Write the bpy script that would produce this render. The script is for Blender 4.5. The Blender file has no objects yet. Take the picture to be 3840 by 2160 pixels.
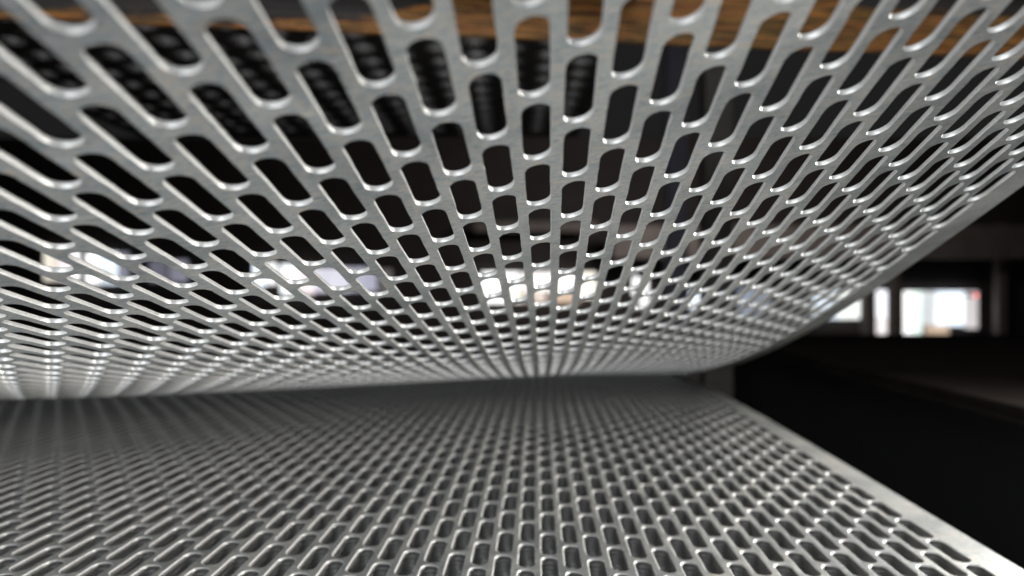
import bpy, bmesh, math, random
import numpy as np
from mathutils import Vector

scene = bpy.context.scene
P = 0.015            # one hole column of the perforated sheet = 15 mm
EYE = 1.60           # lens height above the workshop floor
col = scene.collection

# ------------------------------------------------------------------ camera
cam_data = bpy.data.cameras.new('camera')
cam = bpy.data.objects.new('camera', cam_data)
col.objects.link(cam)
cam.location = (0, 0, EYE)
cam.rotation_euler = (math.radians(90), 0, 0)
cam_data.sensor_width = 36.0
cam_data.lens = 2600.0 / 3840.0 * 36.0
cam_data.clip_start = 0.01
cam_data.clip_end = 200
cam_data.dof.use_dof = True
cam_data.dof.focus_distance = 0.33
cam_data.dof.aperture_fstop = 5.0
scene.camera = cam

# ------------------------------------------------------------------ world, lamps, exposure
world = bpy.data.worlds.new('World')
scene.world = world
world.use_nodes = True
bg = world.node_tree.nodes['Background']
bg.inputs[0].default_value = (1.0, 0.97, 0.97, 1)
bg.inputs[1].default_value = 0.012


def area_lamp(name, loc, target, sx, sy, power, colour, spread=180):
    d = bpy.data.lights.new(name, 'AREA')
    d.shape = 'RECTANGLE'
    d.size, d.size_y = sx, sy
    d.energy = power
    d.color = colour
    d.spread = math.radians(spread)
    o = bpy.data.objects.new(name, d)
    col.objects.link(o)
    o.location = loc
    o.rotation_euler = (Vector(target) - Vector(loc)).to_track_quat('-Z', 'Y').to_euler()
    return o


# low daylight from the open workshop door behind the photographer, a broad ceiling lamp further back,
# the aisle lamp ahead on the right, and an added, unseen fill that lifts the pillar, girder and floor of the hall
area_lamp('door_daylight', (-0.42, -0.36, EYE - 0.42), (-0.12, 0.25, EYE), 1.0, 0.40, 3.1, (0.96, 0.985, 1.0), 95)
area_lamp('ceiling_lamp', (0.0, -1.1, EYE + 1.1), (0.0, 0.4, EYE), 1.9, 0.9, 11.5, (0.95, 0.98, 1.0), 140)
area_lamp('aisle_lamp', (1.15, 0.72, EYE + 0.07), (0.15, 0.45, EYE - 0.14), 0.5, 0.22, 3.0, (1.0, 0.97, 0.92), 66)
area_lamp('bay_lamp', (1.30, 1.20, EYE + 0.75), (0.30, 0.44, EYE - 0.17), 0.5, 0.4, 2.6, (1.0, 0.97, 0.92), 46)
area_lamp('hall_fill', (4.5, 11.0, 4.3), (3.0, 18.0, 1.8), 3.0, 0.4, 190, (1.0, 0.93, 0.88), 150)

scene.view_settings.view_transform = 'Standard'
scene.view_settings.look = 'None'
scene.view_settings.exposure = 0.12
scene.view_settings.gamma = 1.0
scene.view_settings.use_curve_mapping = False


# ------------------------------------------------------------------ materials
def new_mat(name):
    m = bpy.data.materials.new(name)
    m.use_nodes = True
    nt = m.node_tree
    b = nt.nodes['Principled BSDF']
    return m, nt, b


def ramp(nt, fac, stops):
    n = nt.nodes.new('ShaderNodeValToRGB')
    e = n.color_ramp.elements
    while len(e) < len(stops):
        e.new(0.5)
    for k, (pos, c) in enumerate(stops):
        e[k].position = pos
        e[k].color = (*c, 1)
    nt.links.new(fac, n.inputs[0])
    return n


def noise(nt, vec, scale, detail=4, rough=0.6, dist=0.0):
    n = nt.nodes.new('ShaderNodeTexNoise')
    n.inputs['Scale'].default_value = scale
    n.inputs['Detail'].default_value = detail
    n.inputs['Roughness'].default_value = rough
    n.inputs['Distortion'].default_value = dist
    nt.links.new(vec, n.inputs['Vector'])
    return n


def mapped(nt, scale=(1, 1, 1), rot=(0, 0, 0)):
    tc = nt.nodes.new('ShaderNodeTexCoord')
    mp = nt.nodes.new('ShaderNodeMapping')
    mp.inputs['Scale'].default_value = scale
    mp.inputs['Rotation'].default_value = rot
    nt.links.new(tc.outputs['Object'], mp.inputs['Vector'])
    return mp.outputs['Vector']


def mix(nt, fac, a, b, mode='MIX'):
    n = nt.nodes.new('ShaderNodeMix')
    n.data_type = 'RGBA'
    n.blend_type = mode
    if hasattr(fac, 'links'):
        nt.links.new(fac, n.inputs[0])
    else:
        n.inputs[0].default_value = fac
    for src, i in ((a, 6), (b, 7)):
        if hasattr(src, 'links'):
            nt.links.new(src, n.inputs[i])
        else:
            n.inputs[i].default_value = (*src, 1)
    return n.outputs[2]


def bump(nt, b, height, strength, dist):
    n = nt.nodes.new('ShaderNodeBump')
    n.inputs['Strength'].default_value = strength
    n.inputs['Distance'].default_value = dist
    nt.links.new(height, n.inputs['Height'])
    nt.links.new(n.outputs[0], b.inputs['Normal'])


def galvanised(name, bright):
    m, nt, b = new_mat(name)
    v = mapped(nt, (1, 1, 1))
    vs = mapped(nt, (1.0, 3.2, 1.0), (0, 0, math.radians(32)))
    big = noise(nt, v, 30, 3)
    spots = noise(nt, vs, 280, 6, 0.68, 0.5)
    fine = noise(nt, vs, 900, 3, 0.6)
    base = ramp(nt, big.outputs[0], [(0.3, (0.51 * bright, 0.55 * bright, 0.555 * bright)),
                                     (0.7, (0.64 * bright, 0.65 * bright, 0.63 * bright))])
    tanmask = ramp(nt, spots.outputs[0], [(0.53, (0, 0, 0)), (0.61, (1, 1, 1))])
    darkmask = ramp(nt, spots.outputs[0], [(0.37, (1, 1, 1)), (0.49, (0, 0, 0))])
    c = mix(nt, tanmask.outputs[0], base.outputs[0], (0.74 * bright, 0.62 * bright, 0.50 * bright))
    c = mix(nt, darkmask.outputs[0], c, (0.34 * bright, 0.385 * bright, 0.40 * bright))
    f2 = ramp(nt, fine.outputs[0], [(0.3, (0.84, 0.84, 0.84)), (0.7, (1, 1, 1))])
    c = mix(nt, 1.0, c, f2.outputs[0], 'MULTIPLY')
    # broad soft shadow patches painted into the zinc colour, and fine drag scratches from sliding the sheets
    shade_patch = noise(nt, v, 9, 4, 0.6, 0.7)
    pr = ramp(nt, shade_patch.outputs[0], [(0.38, (0.60, 0.62, 0.645)), (0.58, (1, 1, 1))])
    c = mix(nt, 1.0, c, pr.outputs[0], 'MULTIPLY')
    scr = noise(nt, mapped(nt, (6.0, 160.0, 6.0), (0, 0, math.radians(34))), 9, 2, 0.5)
    sr = ramp(nt, scr.outputs[0], [(0.64, (0, 0, 0)), (0.70, (0.5, 0.5, 0.5))])
    c = mix(nt, sr.outputs[0], c, (0.86, 0.86, 0.84))
    nt.links.new(c, b.inputs['Base Color'])
    b.inputs['Metallic'].default_value = 0.55
    r = ramp(nt, spots.outputs[0], [(0.3, (0.36,) * 3), (0.7, (0.55,) * 3)])
    nt.links.new(r.outputs[0], b.inputs['Roughness'])
    bump(nt, b, fine.outputs[0], 0.12, 0.0004)
    return m


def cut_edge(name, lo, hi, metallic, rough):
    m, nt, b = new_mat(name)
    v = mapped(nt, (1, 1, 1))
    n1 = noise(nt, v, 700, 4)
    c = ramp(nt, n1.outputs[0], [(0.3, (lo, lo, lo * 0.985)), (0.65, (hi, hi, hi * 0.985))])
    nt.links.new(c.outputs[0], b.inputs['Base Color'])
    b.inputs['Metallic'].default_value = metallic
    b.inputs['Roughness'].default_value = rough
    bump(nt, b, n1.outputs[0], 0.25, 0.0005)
    return m


def plain(name, c1, c2, scale, rough, metallic=0.0, stretch=(1, 1, 1), bmp=0.2):
    m, nt, b = new_mat(name)
    v = mapped(nt, stretch)
    n1 = noise(nt, v, scale, 6, 0.65)
    c = ramp(nt, n1.outputs[0], [(0.3, c1), (0.7, c2)])
    nt.links.new(c.outputs[0], b.inputs['Base Color'])
    b.inputs['Roughness'].default_value = rough
    b.inputs['Metallic'].default_value = metallic
    bump(nt, b, n1.outputs[0], bmp, 0.002)
    return m


def rusty(name):
    m, nt, b = new_mat(name)
    v = mapped(nt, (0.8, 14, 24))
    n1 = noise(nt, v, 5, 8, 0.6, 0.4)
    n2 = noise(nt, v, 19, 7, 0.72, 0.3)
    c = ramp(nt, n1.outputs[0], [(0.28, (0.030, 0.016, 0.010)), (0.40, (0.14, 0.05, 0.016)), (0.46, (0.62, 0.24, 0.055)),
                                 (0.51, (0.26, 0.17, 0.04)), (0.555, (0.04, 0.02, 0.012)), (0.61, (0.66, 0.27, 0.07)), (0.76, (0.10, 0.055, 0.022))])
    d = ramp(nt, n2.outputs[0], [(0.38, (0.20, 0.17, 0.16)), (0.54, (1, 1, 1))])
    cc = mix(nt, 1.0, c.outputs[0], d.outputs[0], 'MULTIPLY')
    # black mill scale left on the upper part of the face at both ends
    tc = nt.nodes.new('ShaderNodeTexCoord')
    sp = nt.nodes.new('ShaderNodeSeparateXYZ')
    nt.links.new(tc.outputs['Object'], sp.inputs[0])
    lim = nt.nodes.new('ShaderNodeFloatCurve')
    pts = lim.mapping.curves[0].points
    pts[0].location = (0.0, 0.10)
    pts[1].location = (1.0, 0.56)
    for x, y in ((0.26, 0.12), (0.34, 0.30), (0.42, 0.98), (0.64, 0.98), (0.72, 0.62)):
        pts.new(x, y)
    lim.mapping.update()
    sx = nt.nodes.new('ShaderNodeMath')
    sx.operation = 'MULTIPLY'
    sx.inputs[1].default_value = 1 / 1.75
    nt.links.new(sp.outputs[0], sx.inputs[0])
    nt.links.new(sx.outputs[0], lim.inputs['Value'])
    wob = noise(nt, mapped(nt, (1.5, 8, 14)), 6, 5, 0.65)
    zz = nt.nodes.new('ShaderNodeMath')
    zz.operation = 'MULTIPLY_ADD'
    zz.inputs[1].default_value = 10.0
    nt.links.new(sp.outputs[2], zz.inputs[0])
    w2 = nt.nodes.new('ShaderNodeMath')
    w2.operation = 'MULTIPLY_ADD'
    w2.inputs[1].default_value = 0.5
    w2.inputs[2].default_value = -0.25
    nt.links.new(wob.outputs[0], w2.inputs[0])
    nt.links.new(w2.outputs[0], zz.inputs[2])
    df = nt.nodes.new('ShaderNodeMath')
    df.operation = 'SUBTRACT'
    nt.links.new(zz.outputs[0], df.inputs[0])
    nt.links.new(lim.outputs[0], df.inputs[1])
    soot = ramp(nt, df.outputs[0], [(0.0, (0, 0, 0)), (0.05, (1, 1, 1))])
    dk = ramp(nt, n1.outputs[0], [(0.35, (0.012, 0.010, 0.010)), (0.65, (0.05, 0.042, 0.038))])
    cc = mix(nt, soot.outputs[0], cc, dk.outputs[0])
    nt.links.new(cc, b.inputs['Base Color'])
    b.inputs['Roughness'].default_value = 0.65
    bump(nt, b, n2.outputs[0], 0.5, 0.002)
    return m


def matte(m):
    m.node_tree.nodes['Principled BSDF'].inputs['Specular IOR Level'].default_value = 0.0
    return m


def emit(name, c, strength):
    m, nt, b = new_mat(name)
    v = mapped(nt, (1.3, 1, 0.25))
    n1 = noise(nt, v, 1.6, 2)
    r = ramp(nt, n1.outputs[0], [(0.35, tuple(x * 0.75 for x in c)), (0.65, c)])
    b.inputs['Base Color'].default_value = (0.02, 0.02, 0.02, 1)
    nt.links.new(r.outputs[0], b.inputs['Emission Color'])
    b.inputs['Emission Strength'].default_value = strength
    return m


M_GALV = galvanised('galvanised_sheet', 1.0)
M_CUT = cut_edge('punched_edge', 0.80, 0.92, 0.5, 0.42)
M_SHADED = cut_edge('shaded_punched_edge', 0.17, 0.27, 0.6, 0.5)  # shade inside the stack's slots, painted as a darker edge colour
M_RIM = cut_edge('rolled_rim', 0.68, 0.82, 0.3, 0.42)
M_DARKSTEEL = plain('dark_steel', (0.03, 0.027, 0.025), (0.06, 0.053, 0.05), 14, 0.55, 0.3)
M_OLDCUT = plain('dull_punched_edge', (0.17, 0.16, 0.155), (0.24, 0.225, 0.22), 60, 0.5, 0.3)
M_RUST = rusty('rust_streaked_steel')
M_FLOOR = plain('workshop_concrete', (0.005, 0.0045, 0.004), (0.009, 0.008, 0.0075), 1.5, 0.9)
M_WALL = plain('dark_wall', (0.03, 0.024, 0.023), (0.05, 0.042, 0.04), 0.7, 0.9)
M_GIRDER = plain('brown_girder', (0.13, 0.11, 0.10), (0.20, 0.17, 0.16), 3, 0.7)
M_POST = plain('post_paint', (0.05, 0.044, 0.038), (0.085, 0.075, 0.066), 20, 0.6)
M_FRAME = plain('window_frame', (0.02, 0.02, 0.022), (0.035, 0.035, 0.038), 6, 0.6)


# ------------------------------------------------------------------ helpers
def tag(o, label=None, cat=None, group=None, kind=None):
    if label:
        o['label'] = label
    if cat:
        o['category'] = cat
    if group:
        o['group'] = group
    if kind:
        o['kind'] = kind
    return o


def mesh_obj(name, verts, faces, mat, parent=None, bevel=0.0):
    me = bpy.data.meshes.new(name)
    me.from_pydata([tuple(v) for v in verts], [], faces)
    me.update()
    if isinstance(mat, (list, tuple)):
        for m in mat:
            me.materials.append(m)
    else:
        me.materials.append(mat)
    o = bpy.data.objects.new(name, me)
    col.objects.link(o)
    if parent:
        o.parent = parent
    if bevel:
        md = o.modifiers.new('bevel', 'BEVEL')
        md.width = bevel
        md.segments = 2
    return o


def box_geo(x0, x1, y0, y1, z0, z1, off=0):
    v = [(x, y, z) for z in (z0, z1) for y in (y0, y1) for x in (x0, x1)]
    f = [(0, 2, 3, 1), (4, 5, 7, 6), (0, 1, 5, 4), (2, 6, 7, 3), (0, 4, 6, 2), (1, 3, 7, 5)]
    return v, [tuple(i + off for i in q) for q in f]


def boxes(name, bl, mat, parent=None, bevel=0.0):
    V, F = [], []
    for b in bl:
        v, f = box_geo(*b, off=len(V))
        V += v
        F += f
    return mesh_obj(name, V, F, mat, parent, bevel)


def empty(name, loc):
    o = bpy.data.objects.new(name, None)
    o.empty_display_size = 0.05
    o.location = loc
    col.objects.link(o)
    return o


# ------------------------------------------------------------------ curved sheet surfaces (units of P, x right, y down, z away)
TU = [(i, j) for i in range(4) for j in range(7) if i + j <= 6]
CU = np.array([[1.3909, 0.8317, 31.1814], [1.9789, 10.7694, 38.4786], [-0.3347, -2.0457, 0.5381], [-0.1268, -1.263, 0.2177],
               [0.0965, 0.1772, -0.0858], [0.0277, 0.539, -0.0883], [-0.0164, -0.1627, 0.0333], [24.644, -4.2564, -0.048],
               [0.4727, 2.5371, -0.7834], [-0.0001, 0.963, -0.0528], [-0.2875, -0.6976, 0.3344], [0.1493, 0.0617, -0.1535],
               [-0.0217, -0.0386, 0.0276], [-0.1519, -0.8018, 0.2176], [0.0915, -0.1732, -0.0958], [0.1634, 0.8053, -0.1608],
               [-0.1462, 0.1783, 0.0792], [0.0299, -0.2105, -0.0032], [-0.0222, 0.0606, 0.003], [-0.0062, -0.0728, 0.0096],
               [0.0435, 0.0084, -0.0108], [-0.0184, 0.0253, -0.0004]])
TL = [(i, j) for i in range(4) for j in range(4) if i + j <= 4]
CL = np.array([[2.3671, 11.5678, 50.6507], [1.4296, -0.2838, 39.9879], [0.003, 0.3981, 0.0041], [-0.0054, 0.1882, -0.0148],
               [24.9912, 0.5698, -0.8989], [-0.0104, -0.3353, 0.0039], [0.0099, 0.0077, 0.0069], [-0.0044, 0.0807, -0.0071],
               [-0.0075, -0.3827, 0.0046], [-0.0024, 0.2969, -0.0049], [0.0047, -0.0511, 0.0023], [-0.0105, -0.3508, 0.0042],
               [0.0065, 0.1918, -0.0014]])


def poly(T, C, u, v):
    a, b = u / 25.0, (v - 20.0) / 40.0
    out = np.zeros((len(u), 3))
    for (i, j), c in zip(T, C):
        out += (a ** i * b ** j)[:, None] * c[None]
    return out


def surf_lower(u, v):
    return poly(TL, CL, u, v)


A_INV = np.linalg.inv(np.array([[24.9912 / 25, 1.4296 / 40], [-0.8989 / 25, 39.9879 / 40]]))


def surf_upper(u, v):
    p = poly(TU, CU, u, v)
    d = np.stack([p[:, 0] - 2.3671, p[:, 2] - 50.6507], 1) @ A_INV.T
    rest = poly(TL, CL, d[:, 0], np.minimum(d[:, 1] + 20.0, 110.0))[:, 1] - 0.32
    k = 0.35                                           # soft landing on the stack below
    h = np.clip(0.5 + 0.5 * (rest - p[:, 1]) / k, 0, 1)
    p[:, 1] = rest * (1 - h) + p[:, 1] * h - k * h * (1 - h)
    return p


def perforated(name, surf, cp, c0, c1, q, w, L, t, voff, rows, edge, endm, side, mats):
    """One punched sheet: a staggered field of slots, each with flat ring, rolled-over rim and wall.
    side=+1: surf is the upper face, -1: surf is the under face."""
    n8 = 8
    # ring of 32 border points (cell outline) and slot outline, same angular order
    hb, hq = cp / 2, q / 2
    R = w / 2
    yc = L / 2 - R
    bord, slot = [], []
    sv = [-hq + q * k / n8 for k in range(n8 + 1)]
    eu = [-hb + cp * k / n8 for k in range(n8 + 1)]
    ang = [25, 41, 57, 73, 90]
    # right side upwards
    for k in range(1, n8):
        bord.append((hb, sv[k]))
        s = sv[k]
        slot.append((R, max(-yc, min(yc, s))) if k not in (1, 7) else (R, -yc if k == 1 else yc))
    for k in range(n8, -1, -1):                           # far end, right to left, corners included
        bord.append((eu[k], hq))
        a = ang[n8 - k] if k >= 4 else 180 - ang[k]
        slot.append((R * math.cos(math.radians(a)), yc + R * math.sin(math.radians(a))))
    for k in range(n8 - 1, 0, -1):
        bord.append((-hb, sv[k]))
        slot.append((-R, max(-yc, min(yc, sv[k]))) if k not in (1, 7) else (-R, -yc if k == 1 else yc))
    for k in range(0, n8 + 1):
        bord.append((eu[k], -hq))
        a = -(180 - ang[k]) if k <= 4 else -ang[n8 - k]
        slot.append((R * math.cos(math.radians(a)), -yc + R * math.sin(math.radians(a))))
    bord, slot = np.array(bord), np.array(slot)
    n = len(bord)
    br = 0.048 * cp if cp <= 1.01 else 0.05
    bd = 0.26 * t
    nrm = slot.copy()
    nrm[:, 1] -= np.clip(nrm[:, 1], -yc, yc)
    nrm /= np.linalg.norm(nrm, axis=1)[:, None]
    slot_o = slot + nrm * br
    slot_m = slot + nrm * br * 0.32
    # layers: (uv outline, depth below the upper face)
    # (rings that bound a crisp edge are doubled so that flat face and wall do not share normals)
    layers = [(bord, 0.0), (slot_o, 0.0), (slot_o, 0.0), (slot_m, bd * 0.38), (slot, bd), (slot, t), (slot, t), (bord, t)]
    strips = [(0, 1, 0), (2, 3, 2), (3, 4, 2), (4, 5, 1), (6, 7, 0)]
    nl0 = len(layers)
    cells = []
    for c in range(c0, c1 + 1):
        for r in rows:
            if (c + r) % 2 == 0:
                cells.append((c * cp, r * q / 2 + voff))
    cells = np.array(cells)
    nc = len(cells)
    UV, D = [], []
    rng = np.random.default_rng(11)
    burr = rng.normal(0, 0.0045 * cp, (nc, n, 1))
    shift = rng.normal(0, 0.006 * cp, (nc, 1, 2))
    for q_i, (lay, dep) in enumerate(layers):
        pts = cells[:, None, :] + lay[None]
        if 0 < q_i < nl0 - 1:
            pts = pts + shift
        if q_i in (4, 5, 6):                             # burrs on the sheared edge
            pts = pts + nrm[None] * burr
        UV.append(pts)
        D.append(np.full((nc, n), dep))
    UV = np.stack(UV, 1).reshape(-1, 2)
    D = np.stack(D, 1).reshape(-1)
    nl = len(layers)
    base = (np.arange(nc) * nl * n)[:, None]
    k = np.arange(n)[None, :]
    k2 = (k + 1) % n
    quads, matid = [], []
    for la, lb, mi in strips:
        quads.append(np.stack([base + la * n + k, base + la * n + k2, base + lb * n + k2, base + lb * n + k], -1).reshape(-1, 4))
        matid.append(np.full(nc * n, mi))
    quads, matid = np.concatenate(quads), np.concatenate(matid)
    # plain borders
    vlo, vhi = cells[:, 1].min() - hq, cells[:, 1].max() + hq
    BU, BD, BQ, off = [], [], [], len(UV)

    def block(u0, u1, v0, v1, nu, nv):
        nonlocal off
        us, vs = np.linspace(u0, u1, nu + 1), np.linspace(v0, v1, nv + 1)
        g = np.stack(np.meshgrid(us, vs, indexing='ij'), -1).reshape(-1, 2)
        m = len(g)
        BU.append(np.concatenate([g, g]))
        BD.append(np.concatenate([np.zeros(m), np.full(m, t)]))
        for i in range(nu):
            for j in range(nv):
                a = off + i * (nv + 1) + j
                b2 = a + nv + 1
                BQ.append((a, b2, b2 + 1, a + 1))
                BQ.append((a + m, a + m + 1, b2 + m + 1, b2 + m))
        for j in range(nv):
            a, b2 = off + j, off + nu * (nv + 1) + j
            BQ.append((a, a + 1, a + 1 + m, a + m))
            BQ.append((b2, b2 + m, b2 + 1 + m, b2 + 1))
        for i in range(nu):
            a, b2 = off + i * (nv + 1), off + i * (nv + 1) + nv
            BQ.append((a, a + m, a + nv + 1 + m, a + nv + 1))
            BQ.append((b2, b2 + nv + 1, b2 + nv + 1 + m, b2 + m))
        off += 2 * m
    nrow = int(round((vhi - vlo) / (q / 8)))
    block(c1 * cp + hb, edge[1], vlo, vhi, 3, nrow)
    block(edge[0], c0 * cp - hb, vlo, vhi, 3, nrow)
    ncol = c1 - c0 + 1
    block(edge[0], edge[1], vlo - endm, vlo, ncol, 2)
    block(edge[0], edge[1], vhi, vhi + endm, ncol, 2)
    for c in range(c0, c1 + 1):
        mine = cells[np.abs(cells[:, 0] - c * cp) < 1e-6][:, 1]
        if mine.min() - hq > vlo + 1e-4:
            block(c * cp - hb, c * cp + hb, vlo, mine.min() - hq, 2, 4)
        if mine.max() + hq < vhi - 1e-4:
            block(c * cp - hb, c * cp + hb, mine.max() + hq, vhi, 2, 4)
    UV = np.concatenate([UV] + BU)
    D = np.concatenate([D] + BD)
    quads = np.concatenate([quads, np.array(BQ)])
    matid = np.concatenate([matid, np.zeros(len(BQ), int)])
    u, v = UV[:, 0], UV[:, 1]
    X = surf(u, v)
    e = 0.05
    tu = surf(u + e, v) - surf(u - e, v)
    tv = surf(u, v + e) - surf(u, v - e)
    N = np.cross(tu, tv)
    N /= np.linalg.norm(N, axis=1)[:, None]
    N *= -np.sign(N[:, 1])[:, None]                     # pointing up (y is down)
    X = X + N * ((-D) if side > 0 else (t - D))[:, None]
    W = np.stack([X[:, 0] * P, X[:, 2] * P, EYE - X[:, 1] * P], 1)
    me = bpy.data.meshes.new(name)
    me.vertices.add(len(W))
    me.vertices.foreach_set('co', W.astype(np.float32).ravel())
    nq = len(quads)
    me.loops.add(nq * 4)
    me.loops.foreach_set('vertex_index', quads.astype(np.int32).ravel())
    me.polygons.add(nq)
    me.polygons.foreach_set('loop_start', (np.arange(nq) * 4).astype(np.int32))
    me.polygons.foreach_set('material_index', matid.astype(np.int32))
    me.polygons.foreach_set('use_smooth', (matid >= 1))
    me.update(calc_edges=True)
    for m in mats:
        me.materials.append(m)
    return me


Q, SW, SL, T = 2.83, 0.70, 2.55, 0.165
random.seed(4)

# ------------------------------------------------------------------ the hall
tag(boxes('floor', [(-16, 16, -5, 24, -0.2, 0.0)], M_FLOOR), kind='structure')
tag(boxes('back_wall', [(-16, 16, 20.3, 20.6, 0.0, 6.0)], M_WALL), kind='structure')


def at(px, py, d):
    """point of the hall seen in direction (px, py) of the photograph, d metres away"""
    return Vector(((px - 1920) / 2600 * d, d, EYE - (py - 1080) / 2600 * d))


WHITE, COOL, CREAM, PEACH, PINK, LAV, TEAL = (1, 1, 1), (0.80, 0.90, 1.0), (1.0, 0.93, 0.80), (0.95, 0.70, 0.52), (1.0, 0.86, 0.88), (0.62, 0.62, 0.78), (0.82, 1.0, 0.92)
E_CACHE = {}


def glow(c, s):
    key = (c, s)
    if key not in E_CACHE:
        E_CACHE[key] = emit('daylit_pane', c, s * 1.12)
    return E_CACHE[key]


def window(name, label, x0, x1, y0, y1, panes, d=20.0):
    """frame with its panes; panes = list of (fx0, fx1, fy0, fy1, colour, strength) in fractions of the opening"""
    a, b = at(x0, y0, d), at(x1, y1, d)
    z0 = max(b.z, 0.02)
    e = empty(name, (0.5 * (a.x + b.x), d, z0))
    tag(e, label, 'window')
    fr = 0.05
    o = boxes('frame', [(a.x - fr, a.x, d, d + 0.12, z0 - fr * 0.3, a.z + fr), (b.x, b.x + fr, d, d + 0.12, z0 - fr * 0.3, a.z + fr),
                        (a.x, b.x, d, d + 0.12, a.z, a.z + fr)], M_FRAME)
    o.parent = e
    o.location = -Vector(e.location)
    for (f0, f1, g0, g1, c, s) in panes:
        xa, xb = a.x + (b.x - a.x) * f0, a.x + (b.x - a.x) * f1
        za, zb = a.z + (z0 - a.z) * g0, a.z + (z0 - a.z) * g1
        o = boxes('pane', [(xa + 0.004, xb - 0.004, d + 0.05, d + 0.07, zb + 0.004, za - 0.004)], glow(c, s), e)
        o.location = -Vector(e.location)
    return e


window('doorway', 'wide bright doorway at the far right with a glowing tan pane at its foot', 3388, 3672, 1092, 1268,
       [(0, 0.13, 0, 1, WHITE, 1.6), (0.13, 0.26, 0, 1, TEAL, 1.35), (0.26, 0.44, 0, 0.72, (0.75, 0.78, 0.80), 1.0), (0.44, 0.82, 0, 0.74, COOL, 1.5),
        (0.82, 1.0, 0, 0.8, (0.70, 0.66, 0.66), 0.95), (0.30, 0.62, 0.72, 1, PEACH, 0.62)])  # tan foot pane glows in place of a lit crate
window('window', 'tall narrow bright window just left of the wide far doorway', 3286, 3330, 1088, 1278, [(0, 1, 0, 0.55, (0.92, 0.93, 1.0), 1.4), (0, 1, 0.55, 1, (0.92, 0.86, 0.84), 1.1)])
window('window', 'bright window half hidden behind the edge of the bowed sheet', 3050, 3228, 1090, 1196, [(0, 0.55, 0, 1, COOL, 1.3), (0.55, 1, 0, 1, (0.93, 0.97, 0.92), 1.4)])
window('window', 'dim blue window low behind the right part of the bowed sheet', 2770, 2890, 1080, 1180, [(0, 0.5, 0, 1, (0.45, 0.52, 0.68), 0.6), (0.5, 1, 0, 1, (0.5, 0.55, 0.66), 0.5)])
window('window', 'small white window right of the upright post, seen through slots', 2588, 2634, 1092, 1160, [(0, 1, 0, 1, COOL, 1.5)])
window('window', 'narrow white window pair seen through the slots right of centre', 2372, 2432, 1036, 1158, [(0, 0.45, 0, 0.6, WHITE, 1.6), (0.5, 1, 0.1, 1, WHITE, 1.5)])
window('doorway', 'broad white doorway in the middle with glowing peach panes at its foot', 1806, 2236, 1020, 1136,
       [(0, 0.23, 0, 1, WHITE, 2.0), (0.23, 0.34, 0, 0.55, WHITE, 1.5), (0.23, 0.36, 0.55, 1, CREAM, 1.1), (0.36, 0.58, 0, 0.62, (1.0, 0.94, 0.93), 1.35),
        (0.38, 0.56, 0.62, 1, (0.95, 0.80, 0.70), 0.85), (0.58, 0.84, 0, 0.62, WHITE, 1.6), (0.60, 0.86, 0.62, 1, PEACH, 0.75), (0.86, 1.0, 0, 0.85, CREAM, 1.5)])  # peach foot panes glow in place of lit boxes
window('doorway', 'lavender and pink lit doorway left of centre', 1050, 1470, 992, 1104,
       [(0, 0.16, 0, 1, (0.95, 0.98, 1.0), 1.5), (0.16, 0.30, 0, 1, PINK, 1.15), (0.30, 0.62, 0.1, 0.92, (0.80, 0.79, 0.90), 0.85), (0.62, 0.86, 0.1, 0.9, (0.66, 0.66, 0.82), 0.7), (0.88, 1.0, 0.15, 1, (0.30, 0.27, 0.27), 0.4)])
window('window', 'small cold white window beside the lavender doorway', 948, 1038, 985, 1076, [(0, 0.5, 0, 1, COOL, 1.7), (0.55, 1.0, 0, 0.9, WHITE, 1.6)])
window('window', 'dim lavender window at the left behind the bowed sheet', 556, 704, 975, 1058, [(0, 0.45, 0, 1, LAV, 0.22), (0.5, 1, 0, 1, LAV, 0.34)])
window('window', 'bluish white window at the far left', 318, 484, 946, 1066, [(0, 0.32, 0, 1, WHITE, 1.7), (0.34, 0.72, 0, 1, COOL, 1.25), (0.74, 1, 0, 1, LAV, 0.4)])
window('window', 'leftmost cream and white window of the hall', 160, 296, 938, 1052, [(0, 0.4, 0, 1, CREAM, 1.0), (0.42, 0.75, 0, 1, PINK, 1.2), (0.77, 1, 0, 1, WHITE, 1.7)])

# girder and pillars of the hall
for xa, xb, lab in ((3340, 3374, 'dim grey post between the narrow window and the wide doorway'), (3742, 3778, 'dim grey post right of the wide far doorway'), (3240, 3272, 'dim grey post left of the narrow far window')):
    a, b = at(xa, 900, 19.4), at(xb, 900, 19.4)
    tag(boxes('post', [(a.x, b.x, 19.4, 19.6, 0.0, 3.4)], M_GIRDER, bevel=0.01), lab, 'post', 'posts along the far wall')
a, b = at(2300, 845, 18.0), at(4300, 968, 18.0)
tag(boxes('girder', [(a.x, b.x + 3, 18.0, 18.3, b.z, a.z)], M_GIRDER, bevel=0.02), 'brown steel girder across the dark hall, high on the right', 'girder')
a, b = at(1780, 830, 19.0), at(2240, 868, 19.0)
tag(boxes('lamp_batten', [(a.x, b.x, 19.0, 19.15, b.z, a.z)], M_GIRDER, bevel=0.01), 'dim horizontal batten above the middle doorway', 'batten')
M_PILLAR = plain('pillar_paint', (0.42, 0.41, 0.52), (0.55, 0.54, 0.66), 3, 0.6)
a, b = at(2505, 400, 6.0), at(2580, 1000, 6.0)
tag(boxes('pillar', [(a.x, b.x, 6.0, 6.2, 0.0, 4.2)], M_PILLAR, bevel=0.015), 'pale lavender pillar in the hall, seen through slots right of centre', 'pillar')

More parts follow.
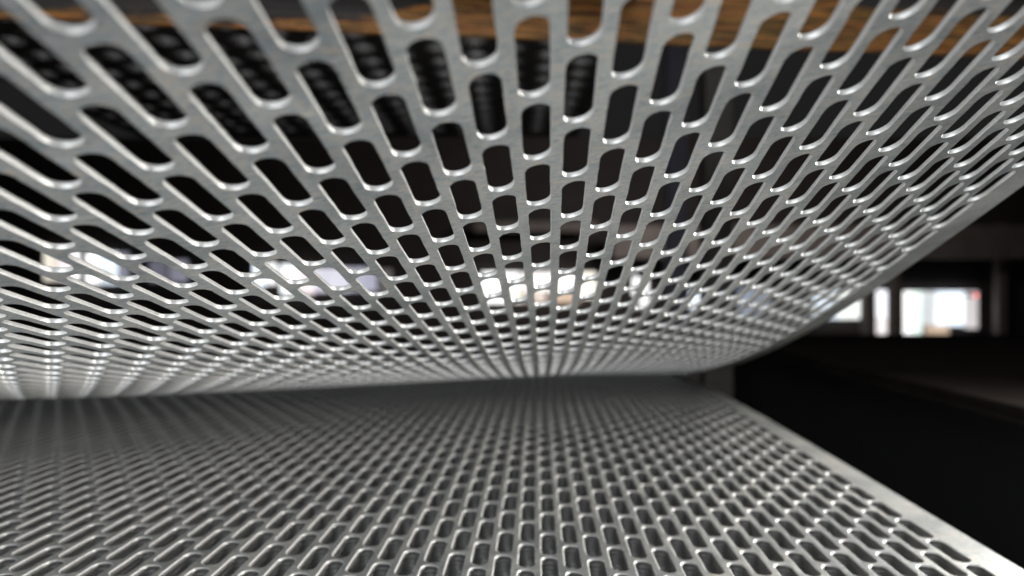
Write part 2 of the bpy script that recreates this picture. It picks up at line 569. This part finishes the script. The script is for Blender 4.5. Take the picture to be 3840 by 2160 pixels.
e = empty('signal_lamp', at(3660, 1108, 19.6))
tag(e, 'small red signal lamp at the top right corner of the far doorway', 'lamp')
bpy_me = bpy.data.meshes.new('lens')
bm = bmesh.new()
bmesh.ops.create_uvsphere(bm, u_segments=12, v_segments=8, radius=0.03)
bm.to_mesh(bpy_me)
bm.free()
bpy_me.materials.append(emit('red_lens', (1.0, 0.10, 0.10), 7.0))
lo = bpy.data.objects.new('lens', bpy_me)
col.objects.link(lo)
lo.parent = e
boxes('housing', [(-0.045, 0.045, 0.03, 0.40, -0.045, 0.045)], M_FRAME, e)

# ------------------------------------------------------------------ storage rack carrying the sheets
zb_top = EYE - 12.95 * P - 0.0085
rack_y = (36 * P, 66 * P, 96 * P)
names = ['nearest', 'middle', 'rearmost']


def channel(name, x0, x1, yc, ztop, h, d, mat, label, group):
    e = empty(name, (0.5 * (x0 + x1), yc, ztop - h))
    tag(e, label, 'beam', group)
    hx, hd, th = 0.5 * (x1 - x0), d / 2, 0.006
    boxes('web', [(-hx, hx, hd - th, hd, th, h - th)], mat, e)
    boxes('flange', [(-hx, hx, -hd, hd, h - th, h)], mat, e, 0.0015)
    boxes('flange', [(-hx, hx, -hd, hd, 0, th)], mat, e, 0.0015)
    return e


for k, yy in enumerate(rack_y):
    channel('rack_beam', -70 * P, 19 * P, yy, zb_top - 0.013, 0.10, 0.06, M_DARKSTEEL, 'dark steel channel under the lower stack, the %s of the three' % names[k], 'beams under the lower stack')

# uprights
M_UP = M_POST
ux0, ux1 = at(2645, 0, 112 * P).x, at(2752, 0, 112 * P).x
tag(boxes('rack_upright', [(ux0, ux1, 112 * P, 112 * P + 0.06, 0.0, 2.35)], M_UP, bevel=0.004), 'beige upright post standing behind the right end of the stack', 'post')

# rust streaked beam of the next rack level, running slightly away to the right
a, b = at(-250, 58, 58 * P), at(4100, 225, 70 * P)
rb = empty('rack_beam', (a.x, a.y, a.z))
rb.rotation_euler = (0, -math.atan2(b.z - a.z, b.x - a.x), math.atan2(b.y - a.y, b.x - a.x))
Lb = (b - a).length + 0.1
boxes('web', [(-0.05, Lb, 0.0, 0.008, 0.0, 0.088)], M_RUST, rb, 0.002)
boxes('flange', [(-0.05, Lb, -0.012, 0.10, 0.089, 0.098)], M_DARKSTEEL, rb, 0.001)
tag(rb, 'orange and brown rust streaked steel beam across the top, behind the bowed sheet', 'beam')

# dark plate stack on the neighbouring bay, right
xp = 43.0 * P
zp = EYE - 10.0 * P
M_PLATE = matte(plain('black_plate', (0.022, 0.018, 0.016), (0.034, 0.028, 0.026), 9, 0.9))
for k in range(3):
    tag(boxes('steel_plate', [(xp + 0.004 * (k % 2), xp + 1.15, 36 * P, 150 * P, zp - 0.008 * (k + 1) + 0.0004, zp - 0.008 * k)], M_PLATE, bevel=0.0015),
        ['dark steel plate, top one of the pile in the next bay on the right', 'dark steel plate, middle one of the pile on the right', 'dark steel plate, lowest of the pile on the right'][k], 'steel plate', 'plates in the next bay')
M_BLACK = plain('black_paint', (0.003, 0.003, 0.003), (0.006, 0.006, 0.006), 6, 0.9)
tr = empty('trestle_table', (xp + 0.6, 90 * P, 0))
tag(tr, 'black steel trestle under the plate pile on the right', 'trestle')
for sx in (-0.50, 0.50):
    for sy in (-0.75, 0.85):
        boxes('leg', [(sx - 0.03, sx + 0.03, sy - 0.03, sy + 0.03, 0.0, zp - 0.0842)], M_BLACK, tr)
boxes('shade_panel', [(-0.555, -0.54, -0.80, 0.89, 0.0, zp - 0.0242)], M_BLACK, tr)  # black sheet added to stand for the shade under the plates
boxes('table_top', [(-0.54, 0.54, -0.80, 0.89, zp - 0.084, zp - 0.0242)], M_BLACK, tr, 0.004)

# ------------------------------------------------------------------ the sheets
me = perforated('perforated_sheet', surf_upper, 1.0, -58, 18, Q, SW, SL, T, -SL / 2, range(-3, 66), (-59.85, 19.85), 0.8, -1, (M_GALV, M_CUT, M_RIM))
up = bpy.data.objects.new('perforated_sheet', me)
col.objects.link(up)
tag(up, 'galvanised slotted sheet bowed up off the stack, overhanging the lens', 'metal sheet', 'perforated sheets')
print('upper tris', sum(len(p.vertices) - 2 for p in me.polygons))

ml = perforated('perforated_sheet', surf_lower, 1.0, -64, 18, Q, SW, SL, T, SL / 2, range(-6, 66), (-65.85, 19.85), 1.3, 1, (M_GALV, M_SHADED, M_RIM))
ords = ['topmost', 'second', 'third', 'fourth', 'fifth', 'sixth', 'bottom']
for k in range(7):
    o = bpy.data.objects.new('perforated_sheet', ml)
    col.objects.link(o)
    o.location = (0 if k == 0 else random.uniform(-0.0006, 0.0006), 0 if k == 0 else random.uniform(-0.0009, 0.0009), -k * (T + 0.022) * P)
    if k == 0:
        lab = 'galvanised slotted sheet lying flat on top of the lower stack'
    else:
        lab = 'slotted sheet in the lower stack, ' + (ords[k] + ' from the top' if k < 6 else 'the bottom one') + ', seen through the slots'
    if k:                                                # rims of the sheets below take the painted slot-shade colour too
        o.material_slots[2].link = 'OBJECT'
        o.material_slots[2].material = M_SHADED
    tag(o, lab, 'metal sheet', 'perforated sheets')


# bundle of coarser slotted sheets lying on the rust streaked beam
HB = 26.9


def surf_top(u, v):
    return np.stack([u, np.full_like(u, -HB) + 0.0 * v, v], 1)


mt = perforated('slotted_sheet', surf_top, 4.2, -15, 2, 4.7, 3.0, 3.2, 0.3, 59.0, range(1, 27), (-66, 11.6), 1.2, -1, (M_DARKSTEEL, M_OLDCUT, M_OLDCUT))
for k in range(4):
    o = bpy.data.objects.new('slotted_sheet', mt)
    col.objects.link(o)
    o.location = (0, 0, k * 0.32 * P)
    tag(o, ['coarse slotted sheet above the rusty beam, the lowest of its bundle', 'coarse slotted sheet above the rusty beam, second from below', 'coarse slotted sheet above the rusty beam, third from below', 'coarse slotted sheet above the rusty beam, uppermost'][k], 'metal sheet', 'bundle on the upper rack level')
